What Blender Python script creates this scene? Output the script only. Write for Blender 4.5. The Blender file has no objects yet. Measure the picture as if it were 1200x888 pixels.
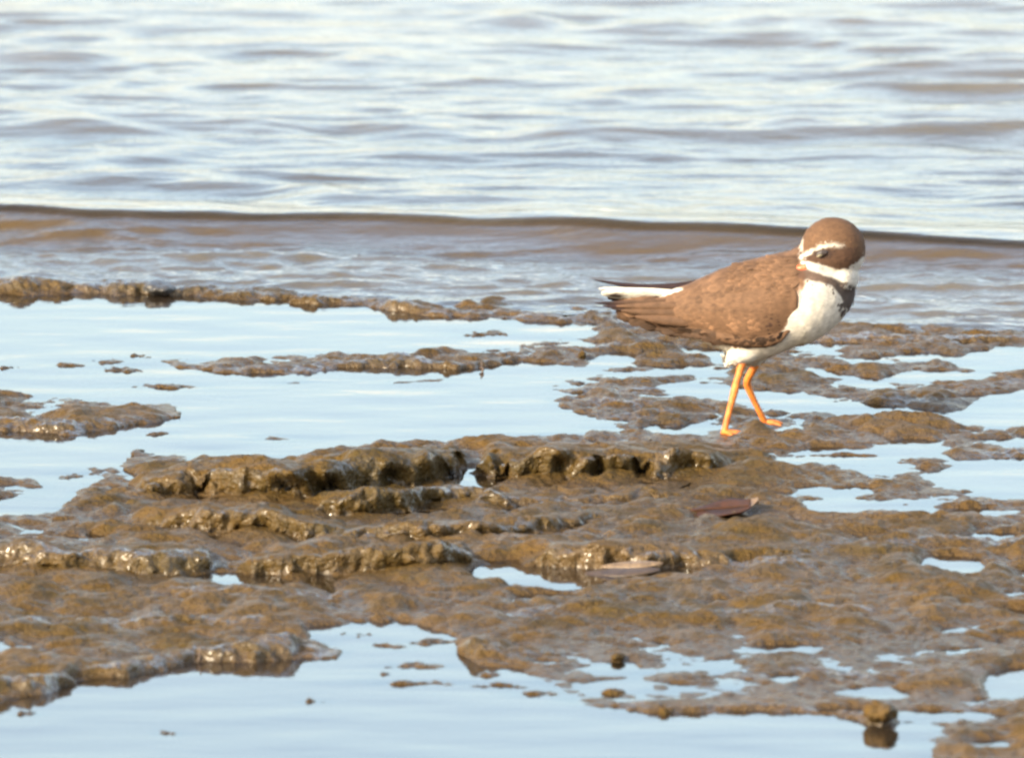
import bpy, bmesh, math, random
import numpy as np
from mathutils import Vector

sc = bpy.context.scene
R = math.radians
rng = np.random.default_rng(7)
random.seed(7)

# ------------------------------------------------------------------ camera
MM = 0.001
PXM = 0.0005                      # metres per photo pixel at the bird's distance (8 m)
FPX = 8.0 / PXM                   # focal length in photo pixels
A0 = R(7.5)                      # downward angle at the bird's feet
CAMY, CAMZ = -8.0 * math.cos(A0), 8.0 * math.sin(A0)
AX = A0 - math.atan((505 - 444) / FPX)      # downward angle of the lens axis
cam_d = bpy.data.cameras.new('camera')
cam = bpy.data.objects.new('camera', cam_d)
sc.collection.objects.link(cam)
cam.location = (0, CAMY, CAMZ)
cam.rotation_euler = (R(90) - AX, 0, 0)
cam_d.sensor_width = 36
cam_d.lens = 36 * FPX / 1200
cam_d.clip_start = 0.1
cam_d.clip_end = 8000
cam_d.dof.use_dof = True
cam_d.dof.focus_distance = 8.0
cam_d.dof.aperture_fstop = 32
sc.camera = cam

# ------------------------------------------------------------------ light
SUN_EL = R(25)
SUN_AZ = math.atan2(-0.74, -0.67)            # clockwise from +Y: behind and left of the camera
w = bpy.data.worlds.new('World')
sc.world = w
w.use_nodes = True
nt = w.node_tree
nt.nodes.clear()
out = nt.nodes.new('ShaderNodeOutputWorld')
bg = nt.nodes.new('ShaderNodeBackground')
sky = nt.nodes.new('ShaderNodeTexSky')
CLOUD_SCALE, CLOUD, CLOUD_OFF = 0.9, (5.6, 5.1, 4.35, 1.0), (3.0, 0.0, 0.0)
sky.sky_type = 'NISHITA'
sky.sun_disc = False
sky.sun_elevation = SUN_EL
sky.sun_rotation = SUN_AZ % (2 * math.pi)
sky.air_density = 1.0
sky.dust_density = 2.4
sky.ozone_density = 0.6
# scattered bright fair-weather cloud, the same all round the sky
wc = nt.nodes.new('ShaderNodeTexCoord')
sp = nt.nodes.new('ShaderNodeSeparateXYZ'); nt.links.new(wc.outputs['Generated'], sp.inputs[0])
zz = nt.nodes.new('ShaderNodeMath'); zz.operation = 'MAXIMUM'; nt.links.new(sp.outputs[2], zz.inputs[0]); zz.inputs[1].default_value = 0.0
za = nt.nodes.new('ShaderNodeMath'); za.operation = 'ADD'; nt.links.new(zz.outputs[0], za.inputs[0]); za.inputs[1].default_value = 0.10
cmb = nt.nodes.new('ShaderNodeCombineXYZ')
for k in (0, 1):
    dv = nt.nodes.new('ShaderNodeMath'); dv.operation = 'DIVIDE'
    nt.links.new(sp.outputs[k], dv.inputs[0]); nt.links.new(za.outputs[0], dv.inputs[1]); nt.links.new(dv.outputs[0], cmb.inputs[k])
cn = nt.nodes.new('ShaderNodeTexNoise'); cn.inputs['Scale'].default_value = CLOUD_SCALE; cn.inputs['Detail'].default_value = 5; cn.inputs['Roughness'].default_value = 0.55
cmap = nt.nodes.new('ShaderNodeMapping'); cmap.inputs['Location'].default_value = CLOUD_OFF
nt.links.new(cmb.outputs[0], cmap.inputs['Vector']); nt.links.new(cmap.outputs[0], cn.inputs['Vector'])
cr = nt.nodes.new('ShaderNodeMapRange'); cr.interpolation_type = 'SMOOTHSTEP'
cr.inputs['From Min'].default_value = 0.46; cr.inputs['From Max'].default_value = 0.66; cr.inputs['To Max'].default_value = 0.85
nt.links.new(cn.outputs['Fac'], cr.inputs['Value'])
cm = nt.nodes.new('ShaderNodeMix'); cm.data_type = 'RGBA'
nt.links.new(cr.outputs[0], cm.inputs[0]); nt.links.new(sky.outputs[0], cm.inputs[6]); cm.inputs[7].default_value = CLOUD
nt.links.new(cm.outputs[2], bg.inputs[0])
nt.links.new(bg.outputs[0], out.inputs[0])
bg.inputs[1].default_value = 0.15
sun_d = bpy.data.lights.new('sun', 'SUN')
sun_d.energy = 3.1
sun_d.angle = R(0.5)
sun_d.color = (1.0, 0.845, 0.60)
sun = bpy.data.objects.new('sun', sun_d)
sc.collection.objects.link(sun)
sd = Vector((math.sin(SUN_AZ) * math.cos(SUN_EL), math.cos(SUN_AZ) * math.cos(SUN_EL), math.sin(SUN_EL)))
sun.rotation_euler = sd.to_track_quat('Z', 'Y').to_euler()
vs = sc.view_settings
vs.view_transform = 'Standard'
vs.look = 'None'
vs.gamma = 1
vs.exposure = 1.82
vs.use_curve_mapping = False
sc.cycles.filter_width = 2.7
sc.cycles.transparent_max_bounces = 12
sc.cycles.sample_clamp_indirect = 6

# ------------------------------------------------------------------ helpers
def tag(o, label=None, cat=None, group=None, kind=None):
    if label: o['label'] = label
    if cat: o['category'] = cat
    if group: o['group'] = group
    if kind: o['kind'] = kind
    return o

def link(name, me, mat=None, parent=None):
    o = bpy.data.objects.new(name, me)
    sc.collection.objects.link(o)
    if mat: me.materials.append(mat)
    if parent: o.parent = parent
    return o

def np_mesh(name, V, F, smooth=True, attrs=None, cols=None):
    """V (n,3), F list/array of quads or tris"""
    me = bpy.data.meshes.new(name)
    V = np.asarray(V, np.float32)
    F = np.asarray(F, np.int32)
    nf, k = F.shape
    me.vertices.add(len(V)); me.vertices.foreach_set('co', V.ravel())
    me.loops.add(nf * k); me.loops.foreach_set('vertex_index', F.ravel())
    me.polygons.add(nf)
    me.polygons.foreach_set('loop_start', np.arange(0, nf * k, k, dtype=np.int32))
    me.polygons.foreach_set('use_smooth', np.full(nf, smooth, bool))
    me.update(calc_edges=True)
    for n, a in (attrs or {}).items():
        at = me.attributes.new(n, 'FLOAT', 'POINT')
        at.data.foreach_set('value', np.asarray(a, np.float32).ravel())
    for n, a in (cols or {}).items():
        at = me.attributes.new(n, 'FLOAT_COLOR', 'POINT')
        c = np.ones((len(V), 4), np.float32); c[:, :3] = a
        at.data.foreach_set('color', c.ravel())
    return me

def grid_faces(ny, nx, keep=None):
    i = np.arange(ny * nx, dtype=np.int32).reshape(ny, nx)
    f = np.stack([i[:-1, :-1], i[:-1, 1:], i[1:, 1:], i[1:, :-1]], -1)
    if keep is not None: f = f[keep]
    return f.reshape(-1, 4)

_perm = rng.permutation(4096).astype(np.int32)
_g = rng.normal(size=(4096, 3)).astype(np.float32)
_g /= np.linalg.norm(_g, axis=1)[:, None]
def perlin(x, y, z=0.0, seed=0):
    """gradient noise, about -0.8..0.8"""
    x = np.asarray(x, np.float32); y = np.asarray(y, np.float32)
    z = np.zeros_like(x) + np.float32(z) if np.isscalar(z) else np.asarray(z, np.float32)
    x, y, z = np.broadcast_arrays(x, y, z)
    xi = np.floor(x).astype(np.int32); yi = np.floor(y).astype(np.int32); zi = np.floor(z).astype(np.int32)
    fx, fy, fz = x - xi, y - yi, z - zi
    fade = lambda t: t * t * t * (t * (t * 6 - 15) + 10)
    ux, uy, uz = fade(fx), fade(fy), fade(fz)
    def corner(a, b, c):
        h = _perm[(_perm[(_perm[(xi + a + seed * 17) & 4095] + yi + b) & 4095] + zi + c) & 4095]
        g = _g[h]
        return g[..., 0] * (fx - a) + g[..., 1] * (fy - b) + g[..., 2] * (fz - c)
    flat = not np.any(fz)
    def layer(c):
        a = corner(0, 0, c); b = corner(1, 0, c); d = corner(0, 1, c); e = corner(1, 1, c)
        p = a + ux * (b - a); q = d + ux * (e - d)
        return p + uy * (q - p)
    l0 = layer(0)
    if flat: return l0 * 1.6
    return (l0 + uz * (layer(1) - l0)) * 1.6

def sstep(a, b, x):
    t = np.clip((x - a) / (b - a), 0, 1)
    return t * t * (3 - 2 * t)

def g2p(x, y, z=0.0):
    """world point -> photo pixel"""
    dy, dz = y - CAMY, z - CAMZ
    dep = dy * math.cos(AX) - dz * math.sin(AX)
    upv = dy * math.sin(AX) + dz * math.cos(AX)
    return 600 + FPX * x / dep, 444 - FPX * upv / dep

def p2g(u, v, z=0.0):
    """photo pixel -> world point on the level z"""
    a = (444 - v) / FPX
    fy = math.cos(AX) + a * math.sin(AX); fz = -math.sin(AX) + a * math.cos(AX)
    t = (z - CAMZ) / fz
    return ((u - 600) / FPX * t, CAMY + fy * t, z)

# node helpers
class NT:
    def __init__(self, name):
        self.m = bpy.data.materials.new(name); self.m.use_nodes = True
        self.t = self.m.node_tree; self.t.nodes.clear()
        self.out = self.n('ShaderNodeOutputMaterial')
    def n(self, kind, **kw):
        nd = self.t.nodes.new(kind)
        for k, v in kw.items(): setattr(nd, k, v)
        return nd
    def l(self, a, b): self.t.links.new(a, b)
    def val(self, sock, v):
        if hasattr(v, 'is_linked'): self.l(v, sock)
        else: sock.default_value = v
    def noise(self, vec, scale, detail=3, rough=0.5, dist=0.0):
        n = self.n('ShaderNodeTexNoise'); n.inputs['Scale'].default_value = scale
        n.inputs['Detail'].default_value = detail; n.inputs['Roughness'].default_value = rough
        n.inputs['Distortion'].default_value = dist
        if vec: self.l(vec, n.inputs['Vector'])
        return n.outputs['Fac']
    def mapr(self, v, a, b, c=0.0, d=1.0):
        n = self.n('ShaderNodeMapRange'); n.inputs['From Min'].default_value = a; n.inputs['From Max'].default_value = b
        n.inputs['To Min'].default_value = c; n.inputs['To Max'].default_value = d
        self.l(v, n.inputs['Value']); return n.outputs['Result']
    def mix(self, f, a, b):
        n = self.n('ShaderNodeMix', data_type='RGBA')
        self.val(n.inputs[0], f); self.val(n.inputs[6], a); self.val(n.inputs[7], b)
        return n.outputs[2]
    def math(self, op, a, b=0.0):
        n = self.n('ShaderNodeMath', operation=op); self.val(n.inputs[0], a); self.val(n.inputs[1], b)
        return n.outputs[0]
    def bump(self, h, dist, strength=1.0, normal=None):
        n = self.n('ShaderNodeBump'); n.inputs['Distance'].default_value = dist; n.inputs['Strength'].default_value = strength
        self.l(h, n.inputs['Height'])
        if normal: self.l(normal, n.inputs['Normal'])
        return n.outputs['Normal']
    def attr(self, name, col=False):
        n = self.n('ShaderNodeAttribute'); n.attribute_name = name
        return n.outputs['Color' if col else 'Fac']
    def coords(self, which='Object', scale=None):
        c = self.n('ShaderNodeTexCoord').outputs[which]
        if scale:
            m = self.n('ShaderNodeMapping'); m.inputs['Scale'].default_value = scale
            self.l(c, m.inputs['Vector']); c = m.outputs['Vector']
        return c
    def principled(self, **kw):
        b = self.n('ShaderNodeBsdfPrincipled')
        for k, v in kw.items(): self.val(b.inputs[k.replace('_', ' ')], v)
        return b

def rgb(r, g, b): return (r, g, b, 1.0)

# ------------------------------------------------------------------ materials of the setting
def mud_material():
    t = NT('wet_mud')
    co = t.coords('Object')
    big = t.noise(co, 14, 4, 0.55)
    mid = t.noise(co, 70, 4, 0.6)
    fine = t.noise(co, 420, 3, 0.6)
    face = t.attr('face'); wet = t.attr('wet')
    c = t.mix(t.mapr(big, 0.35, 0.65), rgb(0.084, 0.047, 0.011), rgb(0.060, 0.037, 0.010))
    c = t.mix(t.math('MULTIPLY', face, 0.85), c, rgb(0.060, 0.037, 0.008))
    c = t.mix(t.mapr(mid, 0.46, 0.68, 0, 0.8), c, rgb(0.040, 0.029, 0.010))
    c = t.mix(t.mapr(fine, 0.5, 0.72, 0, 0.7), c, rgb(0.045, 0.032, 0.018))
    c = t.mix(t.mapr(fine, 0.46, 0.2, 0, 0.5), c, rgb(0.100, 0.062, 0.026))
    silt = t.noise(co, 7, 3, 0.6)
    c = t.mix(t.mapr(silt, 0.5, 0.64, 0, 0.6), c, rgb(0.092, 0.058, 0.026))
    c = t.mix(t.mapr(silt, 0.46, 0.36, 0, 0.5), c, rgb(0.040, 0.030, 0.009))
    c = t.mix(t.math('MULTIPLY', wet, 0.6), c, rgb(0.048, 0.030, 0.015))
    r0 = t.mapr(t.noise(co, 32, 4, 0.65), 0.38, 0.60, 0.66, 0.30)
    r1 = t.mapr(t.noise(co, 60, 2, 0.5), 0.38, 0.6, 0.40, 0.24)
    rn = t.n('ShaderNodeMix'); t.l(face, rn.inputs[0]); t.l(r0, rn.inputs[2]); t.l(r1, rn.inputs[3])
    rn2 = t.n('ShaderNodeMix'); t.l(wet, rn2.inputs[0]); t.l(rn.outputs[0], rn2.inputs[2]); rn2.inputs[3].default_value = 0.16
    b1 = t.bump(t.noise(co, 190, 3, 0.6), 0.0045, 0.9)
    b2 = t.bump(fine, 0.0018, 1.0, b1)
    cb = t.bump(t.noise(co, 210, 1, 0.5), 0.0022, 1.0)
    cw = t.math('MULTIPLY', face, t.mapr(t.noise(co, 26, 3, 0.6), 0.38, 0.54, 0.0, 0.8))
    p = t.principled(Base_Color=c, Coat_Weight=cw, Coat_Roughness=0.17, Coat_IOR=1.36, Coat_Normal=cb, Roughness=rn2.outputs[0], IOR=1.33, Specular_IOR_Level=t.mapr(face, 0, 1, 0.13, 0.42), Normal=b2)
    t.l(p.outputs[0], t.out.inputs[0])
    return t.m

def water_material(name, ripple, tint, turbid_col, rough):
    t = NT(name)
    co = t.coords('Object', ripple['scale'])
    h = t.noise(co, ripple['f1'], 3, 0.55, 0.3)
    nrm = t.bump(h, ripple['d1'], 1.0)
    if ripple.get('f2'):
        h2 = t.noise(t.coords('Object', ripple['scale2']), ripple['f2'], 3, 0.6, 0.2)
        t_amp = t.math('MULTIPLY', h2, t.attr('chop'))
        nrm = t.bump(t_amp, ripple['d2'], 1.0, nrm)
    fr = t.n('ShaderNodeFresnel'); fr.inputs['IOR'].default_value = 1.335; t.l(nrm, fr.inputs['Normal'])
    gl = t.n('ShaderNodeBsdfGlossy'); gl.inputs['Roughness'].default_value = rough; t.l(nrm, gl.inputs['Normal'])
    tr = t.n('ShaderNodeBsdfTransparent'); tr.inputs['Color'].default_value = tint
    df = t.n('ShaderNodeBsdfDiffuse'); t.l(nrm, df.inputs['Normal'])
    cc = t.mix(t.mapr(t.noise(t.coords('Object', (1, 0.5, 1)), 9, 3, 0.6), 0.35, 0.65), turbid_col[0], turbid_col[1])
    cc = t.mix(t.attr('sand'), cc, rgb(0.076, 0.050, 0.019))
    t.l(cc, df.inputs['Color'])
    body = t.n('ShaderNodeMixShader'); t.l(t.attr('turbid'), body.inputs[0]); t.l(tr.outputs[0], body.inputs[1]); t.l(df.outputs[0], body.inputs[2])
    mx = t.n('ShaderNodeMixShader'); t.l(fr.outputs[0], mx.inputs[0]); t.l(body.outputs[0], mx.inputs[1]); t.l(gl.outputs[0], mx.inputs[2])
    t.l(mx.outputs[0], t.out.inputs[0])
    return t.m

MUD = mud_material()
POOL = water_material('pool_water', dict(scale=(0.5, 1, 1), f1=38, d1=0.0002), rgb(0.86, 0.80, 0.70), (rgb(0.16, 0.11, 0.07), rgb(0.18, 0.13, 0.085)), 0.02)
SEA = water_material('sea_water', dict(scale=(0.6, 1, 1), f1=45, d1=0.0012, scale2=(0.8, 1, 1), f2=150, d2=0.0016), rgb(0.85, 0.78, 0.66), (rgb(0.215, 0.182, 0.120), rgb(0.175, 0.148, 0.098)), 0.03)

# ------------------------------------------------------------------ the mud flat: relief map drawn in plan
UM0, UM1, VM0, VM1 = -300, 1500, 290, 1020
mask = np.ones((VM1 - VM0, UM1 - UM0), np.float32)
_uu, _vv = np.meshgrid(np.arange(UM0, UM1) + 0.5, np.arange(VM0, VM1) + 0.5)
def poly(pts, val):
    P = np.array(pts, float)
    u0, v0 = np.floor(P.min(0)).astype(int); u1, v1 = np.ceil(P.max(0)).astype(int)
    iu0, iu1 = max(u0 - UM0, 0), min(u1 - UM0 + 1, UM1 - UM0); iv0, iv1 = max(v0 - VM0, 0), min(v1 - VM0 + 1, VM1 - VM0)
    if iu1 <= iu0 or iv1 <= iv0: return
    U = _uu[iv0:iv1, iu0:iu1]; V = _vv[iv0:iv1, iu0:iu1]
    ins = np.zeros(U.shape, bool)
    for (xa, ya), (xb, yb) in zip(P, np.roll(P, -1, 0)):
        if ya == yb: continue
        c = (ya > V) != (yb > V)
        ins ^= c & (U < (xb - xa) * (V - ya) / (yb - ya) + xa)
    mask[iv0:iv1, iu0:iu1][ins] = val
def blob(u, v, ru, rv, val):
    a = np.linspace(0, 2 * math.pi, 18, endpoint=False)
    poly([(u + ru * math.cos(t) * random.uniform(.75, 1.1), v + rv * math.sin(t) * random.uniform(.75, 1.1)) for t in a], val)

BARS, DIPS = [], []
# pools
poly([(-300, 345), (160, 346), (400, 358), (520, 372), (640, 378), (705, 388), (690, 395), (630, 398), (620, 425), (700, 436),
      (640, 447), (690, 458), (640, 468), (650, 478), (725, 493), (700, 500), (600, 512), (520, 515), (400, 525), (300, 543),
      (240, 550), (180, 555), (130, 549), (105, 550), (118, 560), (90, 575), (75, 590), (60, 600), (0, 603), (-300, 605)], 0)
poly([(-300, 825), (0, 820), (60, 814), (90, 797), (150, 795), (228, 778), (330, 776), (402, 770), (392, 756), (352, 736), (430, 729),
      (480, 731), (530, 744), (540, 768), (560, 777), (620, 790), (640, 810), (700, 827), (780, 834), (860, 834), (980, 838), (1010, 845),
      (1062, 848), (1100, 851), (1098, 868), (1085, 890), (1100, 1020), (-300, 1020)], 0)
# islands in the upper pool
poly([(178, 413), (200, 408), (225, 415), (250, 421), (340, 414), (400, 414), (470, 418), (510, 408), (560, 411), (620, 400), (700, 397),
      (730, 405), (700, 415), (640, 420), (600, 428), (560, 436), (470, 430), (400, 432), (330, 441), (280, 439), (240, 433), (205, 430), (260, 425)], 1)
poly([(310, 446), (345, 440), (370, 444), (360, 450), (330, 451)], 1)
poly([(440, 446), (520, 440), (545, 444), (500, 449), (460, 451)], 1)
poly([(-300, 455), (0, 457), (60, 458), (100, 467), (150, 474), (205, 488), (215, 491), (180, 497), (130, 500), (105, 509), (80, 512), (50, 506), (0, 509), (-300, 512)], 1)
poly([(275, 514), (320, 509), (350, 513), (400, 512), (395, 517), (330, 518)], 1)
poly([(-300, 558), (0, 560), (40, 560), (60, 571), (52, 583), (0, 585), (-300, 585)], 1)
for u, v, a, b in ((84, 428, 16, 3), (130, 424, 20, 3), (145, 433, 18, 2.5), (195, 453, 40, 2.5), (185, 508, 10, 1.5), (575, 391, 25, 2), (82, 557, 10, 3), (110, 552, 14, 3),
                   (560, 392, 16, 2), (158, 417, 8, 1.5), (6, 430, 8, 2)):
    BARS.append((u, v, a, b))
# low bars in the front pool
for u, v, a, b in ((495, 781, 28, 2.5), (490, 800, 45, 2), (590, 804, 28, 2), (630, 812, 22, 3), (460, 757, 20, 3), (425, 744, 12, 2), (510, 752, 28, 2.5), (575, 791, 10, 1.5), (450, 790, 14, 1.2),
                   (35, 835, 11, 2), (198, 859, 9, 2), (376, 823, 7, 1.5), (1130, 868, 40, 12), (1190, 862, 14, 10)):
    BARS.append((u, v, a, b))
# puddles on the mud
poly([(765, 446), (800, 449), (840, 458), (900, 459), (960, 467), (1000, 475), (1060, 478), (1110, 485), (1150, 474), (1165, 462), (1200, 458), (1500, 455), (1500, 500), (1200, 500),
      (1110, 496), (1050, 489), (1000, 487), (960, 481), (900, 476), (850, 468), (790, 459)], 0)
poly([(1120, 424), (1150, 412), (1200, 414), (1500, 414), (1500, 430), (1200, 430), (1150, 429)], 0)
poly([(690, 424), (712, 414), (735, 411), (745, 417), (725, 428), (700, 431)], 0)
poly([(700, 441), (750, 436), (800, 435), (800, 439), (750, 442)], 0)
poly([(940, 404), (965, 396), (995, 398), (985, 407), (955, 410)], 0)
poly([(1030, 532), (1060, 515), (1105, 519), (1090, 536), (1045, 537)], 0)
poly([(1085, 556), (1140, 541), (1200, 540), (1500, 538), (1500, 585), (1200, 581), (1150, 576), (1100, 566)], 0)
poly([(940, 586), (1000, 588), (1090, 596), (1108, 602), (1050, 606), (1000, 606), (950, 599)], 0)
poly([(1172, 520), (1200, 515), (1500, 515), (1500, 524), (1190, 524)], 0)
poly([(240, 670), (300, 674), (334, 679), (315, 688), (258, 687)], 0)
poly([(360, 676), (396, 677), (392, 688), (366, 688)], 0)
poly([(548, 664), (600, 656), (700, 664), (760, 668), (805, 668), (800, 677), (705, 684), (650, 690), (590, 686), (555, 678)], 0)
poly([(538, 562), (555, 556), (572, 566), (570, 573), (545, 574)], 0)
poly([(336, 632), (368, 629), (372, 637), (345, 638)], 0)
poly([(1072, 662), (1090, 650), (1146, 654), (1152, 666), (1128, 675), (1085, 671)], 0)
poly([(1125, 672), (1152, 670), (1150, 677), (1130, 677)], 0)
poly([(-300, 752), (0, 755), (36, 756), (30, 765), (0, 768), (-300, 770)], 0)
poly([(1155, 796), (1175, 786), (1200, 784), (1500, 784), (1500, 822), (1200, 820), (1160, 812)], 0)
poly([(680, 802), (720, 798), (765, 803), (755, 810), (690, 812)], 0)
for u, v, a, b in ((715, 785, 25, 5), (735, 780, 10, 4), (1030, 812, 35, 5), (915, 761, 45, 4), (920, 795, 16, 4), (640, 700, 30, 2.5), (655, 385, 20, 3), (830, 412, 25, 4), (810, 434, 25, 4), (850, 422, 16, 3),
                   (1020, 424, 22, 4), (1090, 418, 25, 4), (1015, 448, 16, 4), (1070, 444, 26, 4), (1110, 440, 40, 3), (965, 438, 14, 4), (930, 505, 20, 4), (840, 504, 24, 4), (820, 500, 16, 4), (985, 528, 36, 3), (1000, 540, 45, 3),
                   (1040, 548, 30, 4), (1000, 577, 30, 3), (940, 540, 26, 3), (690, 502, 24, 3), (790, 505, 20, 3), (960, 575, 16, 3), (1150, 600, 40, 4), (1170, 628, 30, 3), (1190, 718, 25, 3), (985, 832, 25, 2.5),
                   (1075, 838, 30, 4), (1130, 840, 40, 4), (1170, 874, 30, 6), (40, 624, 14, 2), (120, 628, 12, 1.5), (470, 700, 10, 2), (800, 640, 24, 2.5), (880, 658, 18, 2), (1130, 740, 20, 2), (640, 778, 14, 3)):
    DIPS.append((u, v, a, b))

def gblur(a, su, sv):
    fu = np.fft.rfftfreq(a.shape[1] * 1); fv = np.fft.fftfreq(a.shape[0])
    H = np.exp(-2 * (math.pi ** 2) * ((fu[None, :] * su) ** 2 + (fv[:, None] * sv) ** 2))
    return np.fft.irfft2(np.fft.rfft2(a) * H, s=a.shape).astype(np.float32)
maskb = np.clip(gblur(mask, 6.0, 2.2), 0, 1)
maskb = 0.5 * maskb + 0.5 * np.clip(gblur(mask, 14.0, 5.0), 0, 1)
maskw = np.clip(gblur(mask, 14.0, 5.0), 0, 1)
def sample(a, u, v):
    x = np.clip(u - UM0 - 0.5, 0, a.shape[1] - 1.001); y = np.clip(v - VM0 - 0.5, 0, a.shape[0] - 1.001)
    i = x.astype(int); j = y.astype(int); fx = (x - i).astype(np.float32); fy = (y - j).astype(np.float32)
    return (a[j, i] * (1 - fx) + a[j, i + 1] * fx) * (1 - fy) + (a[j + 1, i] * (1 - fx) + a[j + 1, i + 1] * fx) * fy

# ledges: foot line (u, v, height in px), depth of the shelf behind it in px
LEDGES = [
    ([(150, 575, 0), (170, 583, 20), (230, 580, 33), (300, 582, 37), (345, 588, 42), (400, 580, 44), (450, 575, 42), (500, 570, 40), (530, 562, 34), (545, 556, 0)], 46),
    ([(365, 606, 0), (376, 604, 26), (430, 603, 36), (480, 600, 34), (530, 590, 24), (590, 592, 16), (640, 590, 10), (700, 590, 0)], 20),
    ([(560, 552, 0), (580, 560, 28), (640, 562, 34), (690, 562, 31), (740, 560, 30), (790, 558, 32), (830, 556, 24), (870, 552, 0)], 44),
    ([(540, 597, 0), (580, 596, 16), (620, 590, 11), (700, 588, 13), (800, 585, 9), (850, 580, 0)], 18),
    ([(150, 618, 0), (190, 622, 26), (250, 625, 34), (310, 626, 34), (350, 632, 28), (400, 634, 16), (430, 634, 0)], 28),
    ([(380, 634, 0), (420, 636, 15), (470, 635, 24), (540, 634, 25), (600, 628, 20), (680, 616, 14), (720, 610, 0)], 25),
    ([(-300, 668, 20), (0, 668, 24), (60, 672, 30), (130, 672, 30), (200, 675, 32), (238, 672, 27), (252, 665, 0)], 35),
    ([(270, 668, 0), (300, 676, 16), (350, 673, 23), (420, 673, 30), (480, 672, 36), (520, 670, 35), (545, 662, 22), (557, 655, 0)], 28),
    ([(600, 664, 0), (640, 665, 16), (700, 666, 26), (760, 666, 25), (850, 662, 18), (950, 655, 10), (1000, 650, 0)], 32),
    ([(-300, 815, 22), (0, 817, 26), (50, 813, 24), (85, 799, 14), (98, 790, 0)], 25),
    ([(95, 796, 0), (110, 793, 14), (160, 794, 18), (200, 782, 14), (225, 774, 20), (300, 776, 25), (345, 772, 22), (356, 765, 0)], 22),
    ([(355, 768, 0), (365, 770, 13), (390, 769, 13), (402, 764, 0)], 8),
    ([(-300, 735, 12), (0, 738, 14), (100, 735, 10), (150, 730, 0)], 20),
    ([(100, 745, 0), (150, 741, 14), (220, 737, 16), (300, 738, 12), (340, 730, 0)], 18),
    ([(150, 700, 0), (220, 702, 10), (300, 705, 10), (400, 702, 8), (420, 700, 0)], 15),
    ([(535, 765, 0), (550, 771, 17), (600, 773, 15), (650, 769, 10), (700, 765, 0)], 20),
    ([(560, 720, 0), (620, 722, 10), (680, 715, 8), (740, 715, 0)], 14),
    ([(780, 722, 0), (850, 724, 12), (920, 726, 16), (1000, 722, 14), (1060, 715, 0)], 16),
    ([(790, 668, 0), (840, 665, 9), (900, 668, 15), (980, 668, 9), (1010, 664, 0)], 14),
    ([(880, 640, 0), (940, 642, 10), (1040, 644, 12), (1100, 640, 8), (1200, 640, 10), (1500, 640, 10)], 14),
    ([(640, 825, 0), (700, 828, 8), (780, 834, 11), (860, 834, 10), (900, 834, 8), (980, 839, 12), (1010, 845, 16), (1035, 849, 24), (1052, 845, 12), (1090, 838, 8), (1150, 832, 6), (1200, 830, 8), (1500, 830, 8)], 14),
    ([(820, 790, 0), (880, 795, 8), (960, 790, 8), (1040, 798, 10), (1140, 790, 6), (1180, 785, 0)], 14),
    ([(-300, 345, 22), (0, 343, 24), (80, 343, 26), (140, 347, 24), (180, 346, 20), (250, 347, 16), (400, 358, 12), (480, 366, 16), (520, 371, 10), (600, 372, 12), (700, 380, 8), (800, 388, 10), (900, 400, 8),
      (980, 402, 14), (1080, 405, 18), (1160, 402, 16), (1200, 400, 12), (1500, 400, 14)], 13),
    ([(190, 428, 0), (215, 432, 6), (300, 439, 10), (400, 432, 13), (470, 431, 20), (540, 435, 16), (600, 425, 12), (640, 415, 0)], 12),
    ([(-300, 505, 10), (0, 506, 14), (60, 508, 18), (110, 506, 13), (170, 497, 8), (210, 490, 0)], 20),
    ([(690, 495, 0), (720, 493, 9), (800, 490, 8), (850, 488, 0)], 12),
    ([(680, 472, 0), (720, 478, 12), (770, 478, 10), (800, 474, 0)], 12),
    ([(640, 458, 0), (680, 462, 10), (740, 460, 12), (790, 456, 0)], 10),
    ([(640, 395, 0), (680, 412, 9), (720, 408, 10), (770, 402, 0)], 10),
    ([(930, 468, 0), (1000, 470, 8), (1050, 474, 10), (1090, 474, 8), (1130, 470, 0)], 12),
    ([(880, 438, 0), (930, 440, 6), (980, 436, 0)], 10),
    ([(1100, 455, 0), (1140, 460, 8), (1180, 452, 6), (1200, 450, 6), (1500, 450, 6)], 10),
    ([(1120, 535, 0), (1160, 537, 10), (1200, 535, 10), (1500, 535, 10)], 12),
]

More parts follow.
